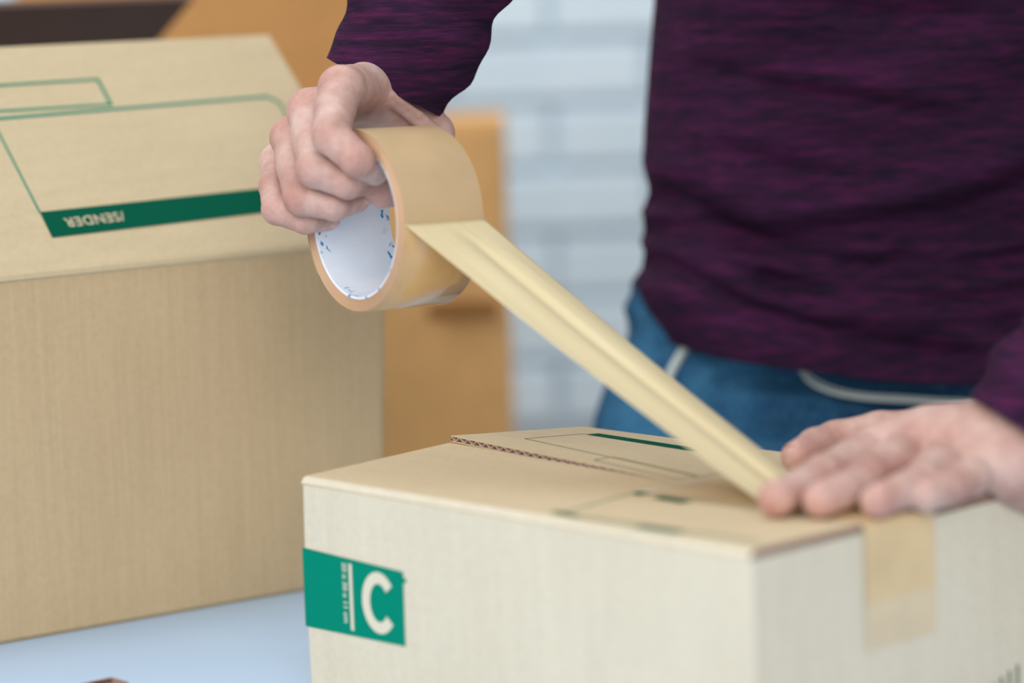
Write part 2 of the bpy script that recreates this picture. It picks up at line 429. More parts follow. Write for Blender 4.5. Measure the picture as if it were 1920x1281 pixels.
# marks low on the short right side
fx = 30.07
L = [[(fx, 15.6+i*.62, 1.2), (fx, 15.75+i*.62, 1.2), (fx, 15.75+i*.62, 2.0+.18*i), (fx, 15.6+i*.62, 2.0+.18*i)] for i in range(5)]
decal('printed_marks', L, M['green_dark'], cx)
# older tape sealing the carton: along the seam and down the right side
def tape_path(x0, down, w0, w1, off, mat, name, par):
    pr_ = [(x, 11.02+off) for x in np.linspace(x0, 29.7, 12)]+[(29.92+off, 10.98+off), (30.06+off, 10.8), (30.08+off, 9)]+[(30.09+off, z) for z in np.linspace(8, 11-down, 6)]
    g = [[(x, y, z) for x, z in pr_] for y in np.linspace(w0, w1, 6)]
    b = MB(); b.grid(np.array(g)); return b.build(name, mat, par, smooth=True)
tape_path(16.4, 5.6, 7.2, 12.1, 0.0, M['tape_flat2'], 'sealing_tape', cx)
tape_path(17.4, 3.5, 7.3, 12.0, 0.02, M['tape_flat'], 'sealing_tape_layer', cx)

# ------------------------------------------------------------------ big carton at left
t_ = nrm([0.12242447, 0.99247783, 0]); inn = -np.array([t_[1], -t_[0], 0])
B = np.array([-18.445, 20.4385, 0]); H1 = np.array([-18.31, 21.55, 20.755]); hd = nrm(H1-np.array([-21.396, -3.483, 20.411]))
B0 = B-t_*38; H0 = H1-hd*39
bc = thing('large_shipping_carton', 'large kraft carton at left with raised flap printed SENDER upside down', 'carton', (B+B0)/2+inn*14)
DP = 27.5; b_ = MB()
lo = [B0, B, B+inn*DP, B0+inn*DP]; hi = [H0, H1, H1+inn*DP, H0+inn*DP]
def rcorner(q, r=.5, n=4):
    out = []
    for i in range(4):
        c = q[i]; a = nrm(q[i-1]-c); d = nrm(q[(i+1) % 4]-c)
        for k in range(n):
            s = k/(n-1); out.append(c+a*r*(1-s)**2+d*r*s**2)
    return out
lo_, hi_ = np.array(rcorner(lo)), np.array(rcorner(hi)); cl = lo_.mean(0); ch = hi_.mean(0)
rows = [lo_+(hi_-lo_)*s for s in (.012, .5, .995)]
q0 = (lo_-cl)*[.985, .985, 1]+cl; rows.insert(0, q0)
L0 = 1
inner = lambda s: (lo_+(hi_-lo_)*s-(cl+(ch-cl)*s))*[.972, .972, 1]+(cl+(ch-cl)*s)
rows += [inner(.995), inner(.02)]
g = np.array(rows); b_.grid(g, True); n_ = g.shape[1]; b_.f.append(list(range(n_))[::-1]); b_.f.append([5*n_+i for i in range(n_)])
b_.build('carton_walls', M['card_big'], bc)
th = math.radians(43.5); wv = math.cos(th)*inn+math.sin(th)*zz; nv = nrm(np.cross(hd, wv)); nv = nv if nv@(CAM-H1) > 0 else -nv
LN = 17.9; prof = [(-.25, -.28), (-.05, -.1), (.1, -.02), (.35, 0)]
b_ = MB(); g = []
for dz, s in (): pass
pf = [(-.30, -.16), (-.06, -.03), (.25, 0.0), (6, .04), (12, .03), (LN, 0)]
top = [[H1+hd*s+wv*a+nv*(q+.02) for a, q in pf] for s in np.linspace(-39, 0, 14)]
bot = [[H1+hd*s+wv*a+nv*(q-.38) for a, q in pf[::-1]] for s in np.linspace(-39, 0, 14)]
g = np.array([a+b for a, b in zip(top, bot)]); b_.grid(g, True); k = g.shape[1]
b_.f.append(list(range(k))); b_.f.append([13*k+i for i in range(k)][::-1])
bf = b_.build('flap', M['card_flap'], bc)
fnF = lambda u, v: H1+hd*u+wv*v+nv*.075
L = []
for p, q, w in (((-21.2, 4.3), (-21.3, 11.9), .13), ((-21.3, 11.9), (-2.7, 12.35), .22), ((-2.7, 12.35), (-2.05, 11.7), .22), ((-2.05, 11.7), (-2.6, 4), .16),
                ((-30, 14.55), (-13.4, 14.7), .18), ((-13.4, 14.75), (-13.4, 12.55), .2), ((-13.3, 12.5), (-30, 12.55), .18)):
    L += lineq(p, q, w, fnF, 4)
decal('printed_outline', L, M['green'], bf)
bar = decal('printed_bar', [[fnF(-21.2, 2.35), fnF(-2.4, 2.9), fnF(-2.4, 4.8), fnF(-21.2, 4.35)]], M['green_dark'], bf)
ud = nrm(fnF(-16.3, 3.85)-fnF(-20.2, 3.72)); vd = wv
text_mesh('/SENDER', .98, fnF(-16.25, 3.8)+nv*.02, -ud, -vd, M['letter2'], bar, bold=.018, xs=.93, space=1.08)
b_ = MB(); b_.box(H1+inn*.6-hd*1.0-zz*.9, inn*(DP-1.2), -hd*8.5, zz*.35); b_.build('inner_flap', M['card_big'], bc)
b_ = MB(); b_.box(H1+inn*(DP-.1)-hd*.3-zz*.1, -hd*38, inn*1.5-zz*11, inn*.35); b_.build('back_flap', M['card_big'], bc)

# ------------------------------------------------------------------ cartons behind
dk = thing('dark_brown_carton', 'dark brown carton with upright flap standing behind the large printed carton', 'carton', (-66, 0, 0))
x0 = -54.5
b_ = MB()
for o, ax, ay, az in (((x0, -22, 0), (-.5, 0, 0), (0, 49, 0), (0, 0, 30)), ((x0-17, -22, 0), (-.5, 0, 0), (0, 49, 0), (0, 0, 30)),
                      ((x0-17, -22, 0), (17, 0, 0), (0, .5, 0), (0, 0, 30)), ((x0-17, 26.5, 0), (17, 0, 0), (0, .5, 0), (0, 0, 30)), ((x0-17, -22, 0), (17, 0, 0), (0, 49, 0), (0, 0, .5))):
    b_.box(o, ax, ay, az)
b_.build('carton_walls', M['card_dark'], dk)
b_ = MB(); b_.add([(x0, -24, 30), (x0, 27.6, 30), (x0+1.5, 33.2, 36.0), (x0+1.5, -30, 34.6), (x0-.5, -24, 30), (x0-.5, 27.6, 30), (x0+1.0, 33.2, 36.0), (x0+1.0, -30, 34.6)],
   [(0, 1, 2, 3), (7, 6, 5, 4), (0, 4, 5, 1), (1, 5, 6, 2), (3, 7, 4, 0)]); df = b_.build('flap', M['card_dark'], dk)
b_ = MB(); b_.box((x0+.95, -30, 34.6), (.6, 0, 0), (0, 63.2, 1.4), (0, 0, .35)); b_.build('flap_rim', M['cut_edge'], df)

def cart_box(name, label, pxl, pxr, d, ztop, zbot, dep, mat, slot=None, group=None):
    a = P(pxl, 300, d); b2 = P(pxr, 300, d)
    a[2] = b2[2] = zbot; ax = b2-a; wl = np.linalg.norm(ax); ax = ax/wl; ay = nrm([-ax[1], ax[0], 0])
    if ay@fh < 0: ay = -ay
    t = thing(name, label, 'carton', a+ax*wl/2+ay*dep/2)
    b = MB(); rows = []
    lo = [a, a+ax*wl, a+ax*wl+ay*dep, a+ay*dep]; r_ = np.array(rcorner(lo, .6))
    for z in (0, ztop-zbot-.3): rows.append(r_+zz*z)
    c_ = r_.mean(0); rows.append((r_-c_)*[.99, .99, 1]+c_+zz*(ztop-zbot))
    g = np.array(rows); b.grid(g, True); n = g.shape[1]; b.f.append(list(range(n))[::-1]); b.f.append([2*n+i for i in range(n)])
    b.build('carton_walls', mat, t)
    for k in (0, 1):
        b = MB(); b.box(a+ay*(.2+k*dep/2)+zz*(ztop-zbot+.02), ax*wl, ay*(dep/2-.4), zz*.35); b.build('flap', mat, t)
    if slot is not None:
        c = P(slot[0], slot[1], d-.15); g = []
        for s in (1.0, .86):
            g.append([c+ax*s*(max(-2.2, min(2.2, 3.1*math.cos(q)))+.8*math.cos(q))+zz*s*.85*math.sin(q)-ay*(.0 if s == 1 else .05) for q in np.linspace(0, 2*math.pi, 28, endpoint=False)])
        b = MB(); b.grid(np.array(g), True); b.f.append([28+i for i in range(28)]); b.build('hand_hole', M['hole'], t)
    return t
cart_box('tall_carton', 'orange-brown carton at bottom of the blurred stack, right edge beside the wall', 60, 946, 212, 25.2, -22, 30, M['card_orange2'], slot=(868, 582))
cart_box('stacked_carton', 'orange-brown carton on top of the blurred stack, behind the gripping hand', 42, 745, 214, 58, 25.7, 26, M['card_orange'])
cart_box('floor_carton', 'brown carton on the floor under the blurred stack of cartons', 30, 960, 211, -22.4, FZ, 33, M['card_orange'])

# small brown piece on the table at the lower frame edge
q = onz(208, 1269, 1.6)
sm = thing('small_cardboard_block', 'small brown cardboard block on the table at the lower left edge', 'block', (q[0], q[1]-4, 0))
b_ = MB(); b_.box((q[0], q[1]-9, 0), (1.55, 0, 0), (0, 9, 0), (0, 0, 1.6)); b_.build('block_body', M['cut_edge'], sm, bevel=.04)
decal('printed_mark', [[(q[0]+.2, q[1]-1.5, 1.612), (q[0]+.8, q[1]-1.5, 1.612), (q[0]+1.0, q[1]-.5, 1.612), (q[0]+.5, q[1]-.35, 1.612)]], M['dark_in'], sm)

# ------------------------------------------------------------------ tape roll
RC = P(663, 415, 130)
ca = (math.sin(math.radians(54.5))*math.cos(math.radians(6)), math.sin(math.radians(54.5))*math.sin(math.radians(6)), math.cos(math.radians(54.5)))
AX = nrm(R*ca[0]+U*ca[1]+FW*ca[2])
E2 = nrm(U-AX*(U@AX)); E1 = np.cross(E2, AX); E1 = E1 if E1@R > 0 else -E1
tr = thing('packing_tape_roll', 'roll of tan packing tape held in the hand, strip pulled down to the carton', 'tape', RC+AX*2.4)
WD = 4.8
def ringp(r, s, phi): return RC+AX*s+r*(E1*math.cos(phi)+E2*math.sin(phi))
def lathe(prof, a0=0, a1=2*math.pi, n=120, closed=True):
    full_ = abs(a1-a0-2*math.pi) < 1e-6
    ph = np.linspace(a0, a1, n, endpoint=not full_)
    g = np.array([[ringp(r, s, p) for p in ph] for r, s in prof])
    b = MB(); b.grid(g, full_)
    if closed:
        g2 = np.array([g[-1], g[0]]); b.grid(g2, full_)
    uv = [(s/WD, p/(2*math.pi)) for r, s in prof for p in ph]
    if closed: uv += [(prof[-1][1]/WD, p/(2*math.pi)) for p in ph]+[(prof[0][1]/WD, p/(2*math.pi)) for p in ph]
    return b, uv
b_, uv = lathe([(3.90, .05), (3.87, .08), (3.87, 1.2), (3.87, 2.4), (3.87, 3.6), (3.87, 4.72), (3.90, 4.75), (3.98, 4.75), (3.98, 2.4), (3.98, .05)])
b_.build('paper_core', M['core'], tr, smooth=False, uv=uv)
pf = []
for i, r in enumerate(np.linspace(3.985, 4.62, 13)): pf.append((r, (0.0 if i % 2 else .035)+(.03 if i in (0, 12) else 0)))
pf += [(4.64, .05), (4.64, 2.4), (4.64, 4.75)]+[(r, 4.8) for r in np.linspace(4.6, 4.04, 5)]+[(3.99, 2.4)]
b_, uv = lathe(pf, n=160); wd = b_.build('wound_tape', [M['tape_side'], M['tape_gloss']], tr, uv=uv)
for p in wd.data.polygons:
    k = p.index//160
    if 12 <= k <= 15: p.material_index = 1; p.use_smooth = True
PH = math.radians(-4)
b_, uv = lathe([(4.65, .02), (4.68, .02), (4.68, 2.4), (4.68, 4.78), (4.65, 4.78)], PH, math.radians(215), 90)
b_.build('outer_layer', M['tape_out'], tr, smooth=False, uv=uv)
b_ = MB(); g = []
for s, r in ((.08, 4.69), (.08, 4.72), (.5, 4.72), (.5, 4.69)): g.append([ringp(r, s, a) for a in np.linspace(.13, .33, 6)])
# pulled strip
A_ = ringp(4.68, 0.0, PH); B_ = ringp(4.68, WD, PH)
C_ = onz(1416, 934, 11.45); D_ = P(1484, 889, 119.6)
rowsL = [A_+(C_-A_)*s for s in np.linspace(0, 1, 60)]; rowsR = [B_+(D_-B_)*s for s in np.linspace(0, 1, 60)]
rowsL += [np.array([25.4, 7.5, 11.12]), np.array([27.5, 7.4, 11.08])]; rowsR += [np.array([23.0, 12.6, 11.3]), np.array([25.5, 12.5, 11.08])]
nn = nrm(np.cross(C_-A_, B_-A_)); nn = nn if nn@(CAM-A_) > 0 else -nn
g = []; uv = []
for i, (a, c) in enumerate(zip(rowsL, rowsR)):
    s = min(1, i/59); am = min(1, s/.22)**2*(3-2*min(1, s/.22)); am *= (1 if i < 60 else 0)
    row = []
    for u in np.linspace(0, 1, 33):
        d = -.26*math.exp(-((u-.56)/.06)**2)+.22*math.exp(-((u-.36)/.20)**2)+.16*math.exp(-((u-.78)/.16)**2)
        sag = -.35*math.sin(math.pi*s)
        row.append(a+(c-a)*u+nn*d*am+zz*sag*.5); uv.append((u, s*4))
    g.append(row)
b_ = MB(); b_.grid(np.array(g)); b_.build('pulled_strip', M['strip'], tr, smooth=True, uv=uv, solid=.012)

# ------------------------------------------------------------------ person
fp = base0+fh*165+rh*24; fp[2] = FZ
pe = thing('person', 'person in a purple heather long-sleeved sweater and blue jeans taping the carton', 'person', fp)

def smin(a, b, k):
    h = np.clip(.5+.5*(b-a)/k, 0, 1); return b+(a-b)*h-k*h*(1-h)
class Field:
    def __init__(s, lo, hi, step):
        s.lo = np.array(lo, np.float32); s.step = step
        n = np.ceil((np.array(hi)-np.array(lo))/step).astype(int)+1; s.n = n
        ax = [s.lo[i]+np.arange(n[i], dtype=np.float32)*step for i in range(3)]
        s.X, s.Y, s.Z = ax[0][:, None, None], ax[1][None, :, None], ax[2][None, None, :]
    def cone(s, a, b, ra, rb):
        a = np.asarray(a, np.float32); b = np.asarray(b, np.float32); d = b-a; L2 = float(d@d)+1e-9
        h = np.clip(((s.X-a[0])*d[0]+(s.Y-a[1])*d[1]+(s.Z-a[2])*d[2])/L2, 0, 1).astype(np.float32)
        q = (s.X-a[0]-h*d[0])**2+(s.Y-a[1]-h*d[1])**2+(s.Z-a[2]-h*d[2])**2
        return np.sqrt(q)-(ra+(rb-ra)*h)
    def chain(s, pts, k=.35):
        r = None
        for (a, ra), (b, rb) in zip(pts[:-1], pts[1:]):
            c = s.cone(a, b, ra, rb); r = c if r is None else smin(r, c, k)
        return r
def surface_nets(D, lo, step):
    I = D < 0; n = np.array(D.shape)
    c = np.zeros(n-1, np.int8)
    for i in (0, 1):
        for j in (0, 1):
            for k in (0, 1): c += I[i:n[0]-1+i, j:n[1]-1+j, k:n[2]-1+k]
    act = (c > 0) & (c < 8); idx = np.argwhere(act); vid = -np.ones(act.shape, np.int64); vid[act] = np.arange(len(idx))
    acc = np.zeros((len(idx), 3)); cnt = np.zeros(len(idx)); co = [(i, j, k) for i in (0, 1) for j in (0, 1) for k in (0, 1)]
    for a in range(8):
        for b in range(a+1, 8):
            pa, pb = np.array(co[a]), np.array(co[b])
            if abs(pa-pb).sum() != 1: continue
            da = D[tuple((idx+pa).T)]; db = D[tuple((idx+pb).T)]; mk = (da < 0) != (db < 0)
            t = np.where(mk, da/(da-db+1e-12), 0)
            acc[mk] += (pa+(pb-pa)*t[:, None])[mk]; cnt[mk] += 1
    v = (idx+acc/cnt[:, None])*step+np.array(lo); f = []
    for ax in range(3):
        sl = [slice(0, None)]*3; s2 = [slice(0, None)]*3; sl[ax] = slice(0, -1); s2[ax] = slice(1, None)
        A = I[tuple(sl)]; Bq = I[tuple(s2)]; e = np.argwhere(A != Bq); o1, o2 = [q for q in range(3) if q != ax]
        ok = (e[:, o1] > 0) & (e[:, o2] > 0) & (e[:, o1] < n[o1]-1) & (e[:, o2] < n[o2]-1); e = e[ok]
        def cell(d1, d2):
            q = e.copy(); q[:, o1] -= d1; q[:, o2] -= d2; return vid[tuple(q.T)]
        quad = np.stack([cell(1, 1), cell(0, 1), cell(0, 0), cell(1, 0)], 1)
        flip = A[tuple(e.T)] == (ax == 1)
        quad[flip] = quad[flip][:, ::-1]; f.append(quad)
    return v, np.vstack(f)
def shape(ch):
    out = [ch[0]]
    for (a, ra), (b, rb) in zip(ch[:-1], ch[1:]):
        if np.linalg.norm(a-b) > 1.7: out.append(((a+b)/2, (ra+rb)/2*.94))
        out.append((b, rb))
    return out
def hand(fingers, thumb, palm, extra, arm, step, kf=.05, groove=None):
    allp = [p for ch in fingers+[thumb]+palm+[arm]+extra for p, r in ch]; A = np.array(allp)
    fl = Field(A.min(0)-3.0, A.max(0)+3.0, step); D = None
    pm = None
    for ch in palm:
        c = fl.chain(ch, .6); pm = c if pm is None else smin(pm, c, 1.1)
    ar = fl.chain(arm, 1.0); pm = smin(pm, ar, 1.6)
    fg = None
    for ch in fingers:
        c = fl.chain(shape(ch), .10); fg = c if fg is None else smin(fg, c, kf)
    D = smin(pm, fg, .42)
    D = smin(D, fl.chain(thumb, .3), .5)
    for ch in extra: D = smin(D, fl.chain(ch, .1), .25)
    return surface_nets(D, fl.lo, step)

# right hand (holds the roll)
def jp(*L): return [(P(a, b, c), r) for a, b, c, r in L]
wristR = (740, 178, 139)
idx_ = jp((640, 166, 131.8, 1.13), (628, 205, 130.2, 1.08), (622, 255, 128.4, 1.0), (670, 300, 127.6, .87), (702, 322, 129.4, .72))
mid_ = jp((580, 208, 133.4, 1.12), (583, 262, 131.4, 1.02), (592, 318, 129.5, .98), (652, 344, 129.2, .82), (688, 342, 130.8, .70))
rin_ = jp((546, 258, 135.2, 1.05), (552, 312, 133, .96), (565, 372, 130.9, .93), (628, 386, 130.4, .78), (668, 376, 131.9, .66))
pin_ = jp((523, 305, 137.2, .95), (516, 350, 135, .88), (521, 392, 132.8, .86), (573, 413, 131.9, .74), (615, 411, 133.4, .60))
thu_ = jp((758, 202, 138.0, 1.25), (812, 250, 138.6, 1.12), (782, 328, 135.4, .88), (742, 356, 132.8, .84), (717, 364, 131.4, .74))
W0 = P(*wristR)
def off(p, *d): return p+R*d[0]+U*d[1]+FW*d[2]
palmR = [[(P(640, 166, 131.8), 1.12), (P(690, 164, 135.5), 1.25), (off(W0, .3, .3, -.6), 1.7)],
         [(P(580, 208, 133.4), 1.1), (P(660, 186, 137.0), 1.2), (W0, 2.0)],
         [(P(546, 258, 135.2), 1.05), (P(640, 215, 138), 1.35), (off(W0, 0, -.6, .8), 2.0)],
         [(P(523, 305, 137.2), .98), (P(620, 240, 139.5), 1.3), (off(W0, -.3, -1.3, 1.2), 1.7)],
         [(P(655, 168, 133.2), .7), (P(700, 180, 136.4), .9), (P(745, 200, 138.3), 1.2)]]
elbR = CAM+R*4.6+U*36+FW*136
armR = [(W0, 2.1), (W0+(elbR-W0)*.25, 2.4), (W0+(elbR-W0)*.55, 3.0)]
ten = [[(P(648, 150, 132.2), .42), (P(700, 146, 135.8), .36), (P(738, 152, 137.8), .3)],
       [(P(700, 172, 134.2), .25), (P(752, 205, 135.8), .25), (P(790, 235, 136.8), .3)],
       [(P(735, 178, 134.9), .2), (P(785, 214, 136.3), .22), (P(812, 240, 137.3), .25)]]
vR, fR = hand([idx_, mid_, rin_, pin_], thu_, palmR, ten, armR, .085)
# left hand (flat on the carton)
def jz(*L): return [(onz(a, b, z), r) for a, b, z, r in L]
lidx = jz((1456, 935, 11.87, .84), (1498, 915, 12.02, .84), (1545, 890, 12.3, .95), (1596, 864, 12.5, .98), (1650, 840, 12.75, 1.1))
lmid = jz((1538, 938, 11.83, .80), (1580, 920, 12.0, .84), (1628, 893, 12.3, .95), (1668, 868, 12.6, .98), (1712, 840, 12.85, 1.1))
lrin = jz((1646, 940, 11.80, .78), (1688, 922, 11.95, .80), (1732, 900, 12.15, .92), (1755, 876, 12.4, .95), (1785, 850, 12.6, 1.1))
lpin = jz((1735, 932, 11.72, .70), (1778, 917, 11.8, .76), (1822, 896, 11.9, .85), (1850, 866, 12.2, 1.0))
wl = P(1925, 846, 119.0)
lthu = jz((1494, 857, 11.80, .78), (1530, 838, 11.95, .90), (1568, 826, 12.1, .95), (1650, 812, 12.4, 1.05), (1745, 815, 12.4, 1.3))
tL = [p for p, r in lthu]
elbL = CAM+R*38.6+U*19.5+FW*116
palmL = [[(onz(1650, 840, 12.75), 1.1), (P(1740, 822, 119.6), 1.4), (off(wl, -.5, .6, .6), 1.8)],
         [(onz(1712, 840, 12.85), 1.1), (P(1800, 830, 118.5), 1.5), (wl, 2.0)],
         [(onz(1785, 850, 12.6), 1.1), (P(1850, 850, 118), 1.5), (off(wl, .3, -.5, -.2), 2.0)],
         [(onz(1850, 866, 12.2), 1.0), (P(1890, 875, 117.2), 1.4), (off(wl, .6, -.7, -.3), 1.7)],
         [(tL[-1], 1.3), (off(wl, -.4, .3, 1.2), 1.8)]]
armL = [(wl, 2.3), (wl+(elbL-wl)*.25, 2.9), (wl+(elbL-wl)*.5, 3.5)]
def tendons(chains, rr, lift, d):
    out = []
    for ch in chains:
        out.append([(p+d*(r*lift), rr) for p, r in ch])
    return out
dL = nrm(zz*.8-fh*.5)
tenL = tendons(palmL[:4], .34, .80, dL)
vL, fL = hand([lidx, lmid, lrin, lpin], lthu, palmL, tenL, armL, .12, .22)
vL[:, 2] = np.where((vL[:, 0] < 30.1), np.maximum(vL[:, 2], 11.09), vL[:, 2])
# torso geometry
TD = 166.0
TC = base0+fh*TD+rh*((1690-960)/4800*TD)
def zrow(py): return CAM[2]-0.0+(-(py-72))*TD/4800+.0
def zpx(px, py, d=TD): return P(px, py, d)[2]
sil = [(-900, 1150), (-700, 1170), (-400, 1205), (-100, 1243), (0, 1240), (120, 1228), (240, 1218), (300, 1216), (345, 1224), (371, 1237), (396, 1209), (425, 1230), (456, 1208), (492, 1222), (530, 1193), (578, 1213), (625, 1246), (652, 1268)]
sz = np.array([zpx(b, a) for a, b in sil])[::-1]; sa = np.array([(1690-b)/4800*TD for a, b in sil])[::-1]
folds = [([(1232, 380), (1290, 400), (1380, 441), (1500, 436), (1608, 418), (1760, 395), (1915, 327)], .9, .9),
         ([(1225, 440), (1304, 426), (1403, 468), (1520, 490), (1600, 503), (1750, 500), (1920, 470)], .7, .7),
         ([(1640, 470), (1817, 437), (1912, 392)], .7, .6),
         ([(1213, 500), (1300, 545), (1360, 580), (1517, 620), (1627, 646), (1760, 660)], .6, .55),
         ([(1400, 520), (1583, 545), (1700, 560), (1823, 554), (1911, 532)], .6, .5),
         ([(1260, 470), (1400, 520), (1480, 560)], .5, .35), ([(1560, 600), (1700, 615), (1850, 600)], .6, .35),
         ([(1300, 130), (1450, 170), (1600, 190)], .6, .25), ([(1420, 170), (1550, 185), (1700, 210)], .5, .2),
         ([(1330, 280), (1500, 330), (1700, 345)], .6, .22), ([(1500, 10), (1600, 30), (1750, 30)], .6, .3)]
def fold_disp(sx, z):
    d = np.zeros_like(sx)
    for pts, w, dep in folds:
        q = np.array([((px-1690)/4800*(TD-8), zpx(px, py, TD-8)) for px, py in pts])
        best = np.full(sx.shape, 1e9); sgn = np.zeros(sx.shape)
        for a, b in zip(q[:-1], q[1:]):
            e = b-a; h = np.clip(((sx-a[0])*e[0]+(z-a[1])*e[1])/(e@e), 0, 1)
            dx = sx-a[0]-h*e[0]; dz = z-a[1]-h*e[1]; dd = np.hypot(dx, dz)
            m_ = dd < best; best = np.where(m_, dd, best); sgn = np.where(m_, dz, sgn)
        dep = dep*2.0; w = w*1.2
        d += -dep*np.exp(-(best/w)**2)+.6*dep*np.exp(-((sgn-1.5*w)/(w*1.2))**2)*np.exp(-(np.maximum(best-3*w, 0)/w)**2)*(best < 5*w)
    return d
def torso_loft(z0f, z1, nz, na, scale=1.0, fold=True, sl=None):
    g = []
    th_ = np.linspace(0, 2*math.pi, na, endpoint=False)
    for i in range(nz):
        s = i/(nz-1)
        zb = z0f(th_); z = zb+(z1-zb)*s
        a = np.interp(z, sz, sa)*scale; b = (10.5+.5*np.sin(z*.05))*scale
        if z1 > 40:
            k = np.clip((z-54)/12, 0, 1); a = a*(1-.62*k**2); b = b*(1-.35*k**2)
            lean = np.clip((z-20)/45, 0, 1)*12
        else: lean = 0*z
        ca_, sa_ = np.cos(th_), np.sin(th_); ex = .8
        X = a*np.sign(ca_)*np.abs(ca_)**ex; Y = -b*np.sign(sa_)*np.abs(sa_)**ex
        d = fold_disp(X, z)*np.clip(sa_*1.5+.3, 0, 1) if fold else 0*X
        X = X+d*ca_*.4; Y = Y-d*sa_
        if fold: Y = Y-sa_*(.45*np.sin(.42*z+.22*X+1.0)*np.sin(.16*X+.1*z)+.3*np.sin(.9*z-.3*X))
        g.append(np.stack([TC[0]+rh[0]*X+fh[0]*(Y-lean), TC[1]+rh[1]*X+fh[1]*(Y-lean), z], 1))
    return np.array(g)
hem_px = [(1180, 664), (1270, 676), (1330, 680), (1430, 688), (1500, 692), (1600, 707), (1700, 715), (1790, 714), (1850, 708), (2000, 690), (2150, 660)]
hx = np.array([(a-1690)/4800*(TD-8) for a, b in hem_px]); hz = np.array([zpx(a, b, TD-9) for a, b in hem_px])
def hemz(t):
    X = 17*np.cos(t); return np.where(np.sin(t) > 0, np.interp(X, hx, hz), np.interp(X, hx, hz)*.0+zpx(1268, 652)-.5)
tg = torso_loft(hemz, 68, 190, 200)
b_ = MB(); b_.grid(tg, True)
# turned-in hem
c0 = tg[0].mean(0); inn_ = (tg[0]-c0)*[.965, .965, 1]+c0; b_.grid(np.array([tg[0], tg[0]-[0, 0, .25], inn_-[0, 0, .2], inn_+[0, 0, 1.5]]), True)
n_ = 200
def sleeve(path, rad, seg, nz, wr, seed, cuffflat=None):
    p = catmull(path, nz); r = np.interp(np.linspace(0, 1, nz), np.linspace(0, 1, len(rad)), rad)
    g = tube(p, r, seg); rn = random.Random(seed); ph = [rn.uniform(0, 6.28) for _ in range(12)]
    L = np.concatenate([[0], np.cumsum(np.linalg.norm(np.diff(p, axis=0), axis=1))])
    for i in range(nz):
        c = p[i]
        for j in range(seg):
            a = 2*math.pi*j/seg; s = L[i]
            w = math.sin(s*1.15+1.6*math.sin(a+ph[0])+ph[1])*.5+math.sin(s*2.3+2.2*math.sin(a+ph[2])+ph[3])*.3+math.sin(s*.6+2*a+ph[4])*.5
            w *= wr*min(1, s/2.5+.15); g[i, j] += nrm(g[i, j]-c)*w
    return g
shR = CAM+R*12+U*54+FW*151; shL = CAM+R*42+U*48+FW*146
cufR = P(721, 164, 138.2)
sR = sleeve([cufR, cufR+(elbR-cufR)*.45, elbR, elbR+(shR-elbR)*.5, shR, off(shR, 7, -3, 4)], [3.5, 4.3, 4.9, 5.4, 6.6, 6.5], 72, 150, .42, 3)
cufL = P(1932, 812, 118.5)
sL = sleeve([cufL, cufL+(elbL-cufL)*.4, elbL, elbL+(shL-elbL)*.5, shL, off(shL, -7, -3, 4)], [3.25, 3.7, 4.9, 5.4, 6.6, 6.5], 72, 150, .5, 8)
for g in (sR, sL):
    b_.grid(g, True); c = g[0].mean(0); r2 = (g[0]-c)*.94+c; r3 = (g[3]-g[3].mean(0))*.92+g[3].mean(0)
    b_.grid(np.array([g[0], r2, r3]), True)
sw = b_.build('sweater', M['sweater'], pe, smooth=True)
# body mesh: both hands with forearms, upper arms, trunk, neck
b_ = MB(); b_.add(vR, fR.tolist()); b_.add(vL, fL.tolist()); nh = len(vR)+len(vL)
for e, s_, w_ in ((elbR, shR, W0), (elbL, shL, wl)):
    b_.grid(tube(catmull([w_+(e-w_)*.4, e, e+(s_-e)*.5, s_, s_-rh*(1 if s_ is shL else -1)*8], 30), np.linspace(3.0, 5.0, 30), 20), True)
z0c = lambda t: t*0+12.0
tb_ = torso_loft(z0c, 69, 40, 48, .70, False); b_.grid(tb_, True)
nk = tb_[-1].mean(0); b_.grid(tube([nk-zz*3, nk+zz*4-fh*1, nk+zz*9-fh*2], [6.2, 5.8, 5.6], 24), True)
allv = np.vstack(b_.v); mk_ = np.zeros(len(allv)); wc = np.zeros(len(allv)); wm = np.zeros(len(allv))
kR = nrm(-R*.55-U*.05-FW*.8); kL = nrm(zz*.9-fh*.4)
kn = [(q[2][0]+kR*q[2][1]*.8, .9, .85) for q in (idx_, mid_, rin_, pin_)]+[(q[0][0]+nrm(-R*.4+U*.7-FW*.5)*.7, .6, 1.1) for q in (idx_, mid_, rin_, pin_)]
kn += [(q[3][0]+kR*.5, .35, .8) for q in (idx_, mid_, rin_, pin_)]+[(thu_[-1][0], 1.0, 1.3), (thu_[1][0], .6, 1.3)]
kn += [(q[0][0]-zz*.3, .9, 1.2) for q in (lidx, lmid, lrin, lthu)]+[(lidx[-1][0]+kL, .5, 1.2), (lmid[-1][0]+kL, .4, 1.2)]
for c, w_, rr in kn: mk_ = np.maximum(mk_, .5*w_*np.exp(-(np.linalg.norm(allv-c, axis=1)/rr)**2))
for chs in ((idx_, mid_, rin_, pin_), (lidx, lmid, lrin, lpin)):
    for q in chs:
        for k, amp in ((2, 1.0), (3, .55)):
            c, rr = q[k] if chs[0] is idx_ else q[4-k if k == 2 else 1]
            kk = q.index((c, rr)) if False else (k if chs[0] is idx_ else (2 if k == 2 else 1))
            d_ = nrm(q[min(kk+1, 4 if len(q) > 4 else 3)][0]-q[kk-1][0]); dd = np.linalg.norm(allv-c, axis=1)
            m2 = amp*np.exp(-(np.maximum(dd-rr, 0)/.25)**2)*np.exp(-((allv-c)@d_/.42)**2); sel = m2 > wm
            wm[sel] = m2[sel]; wc[sel] = ((allv-c)@d_)[sel]
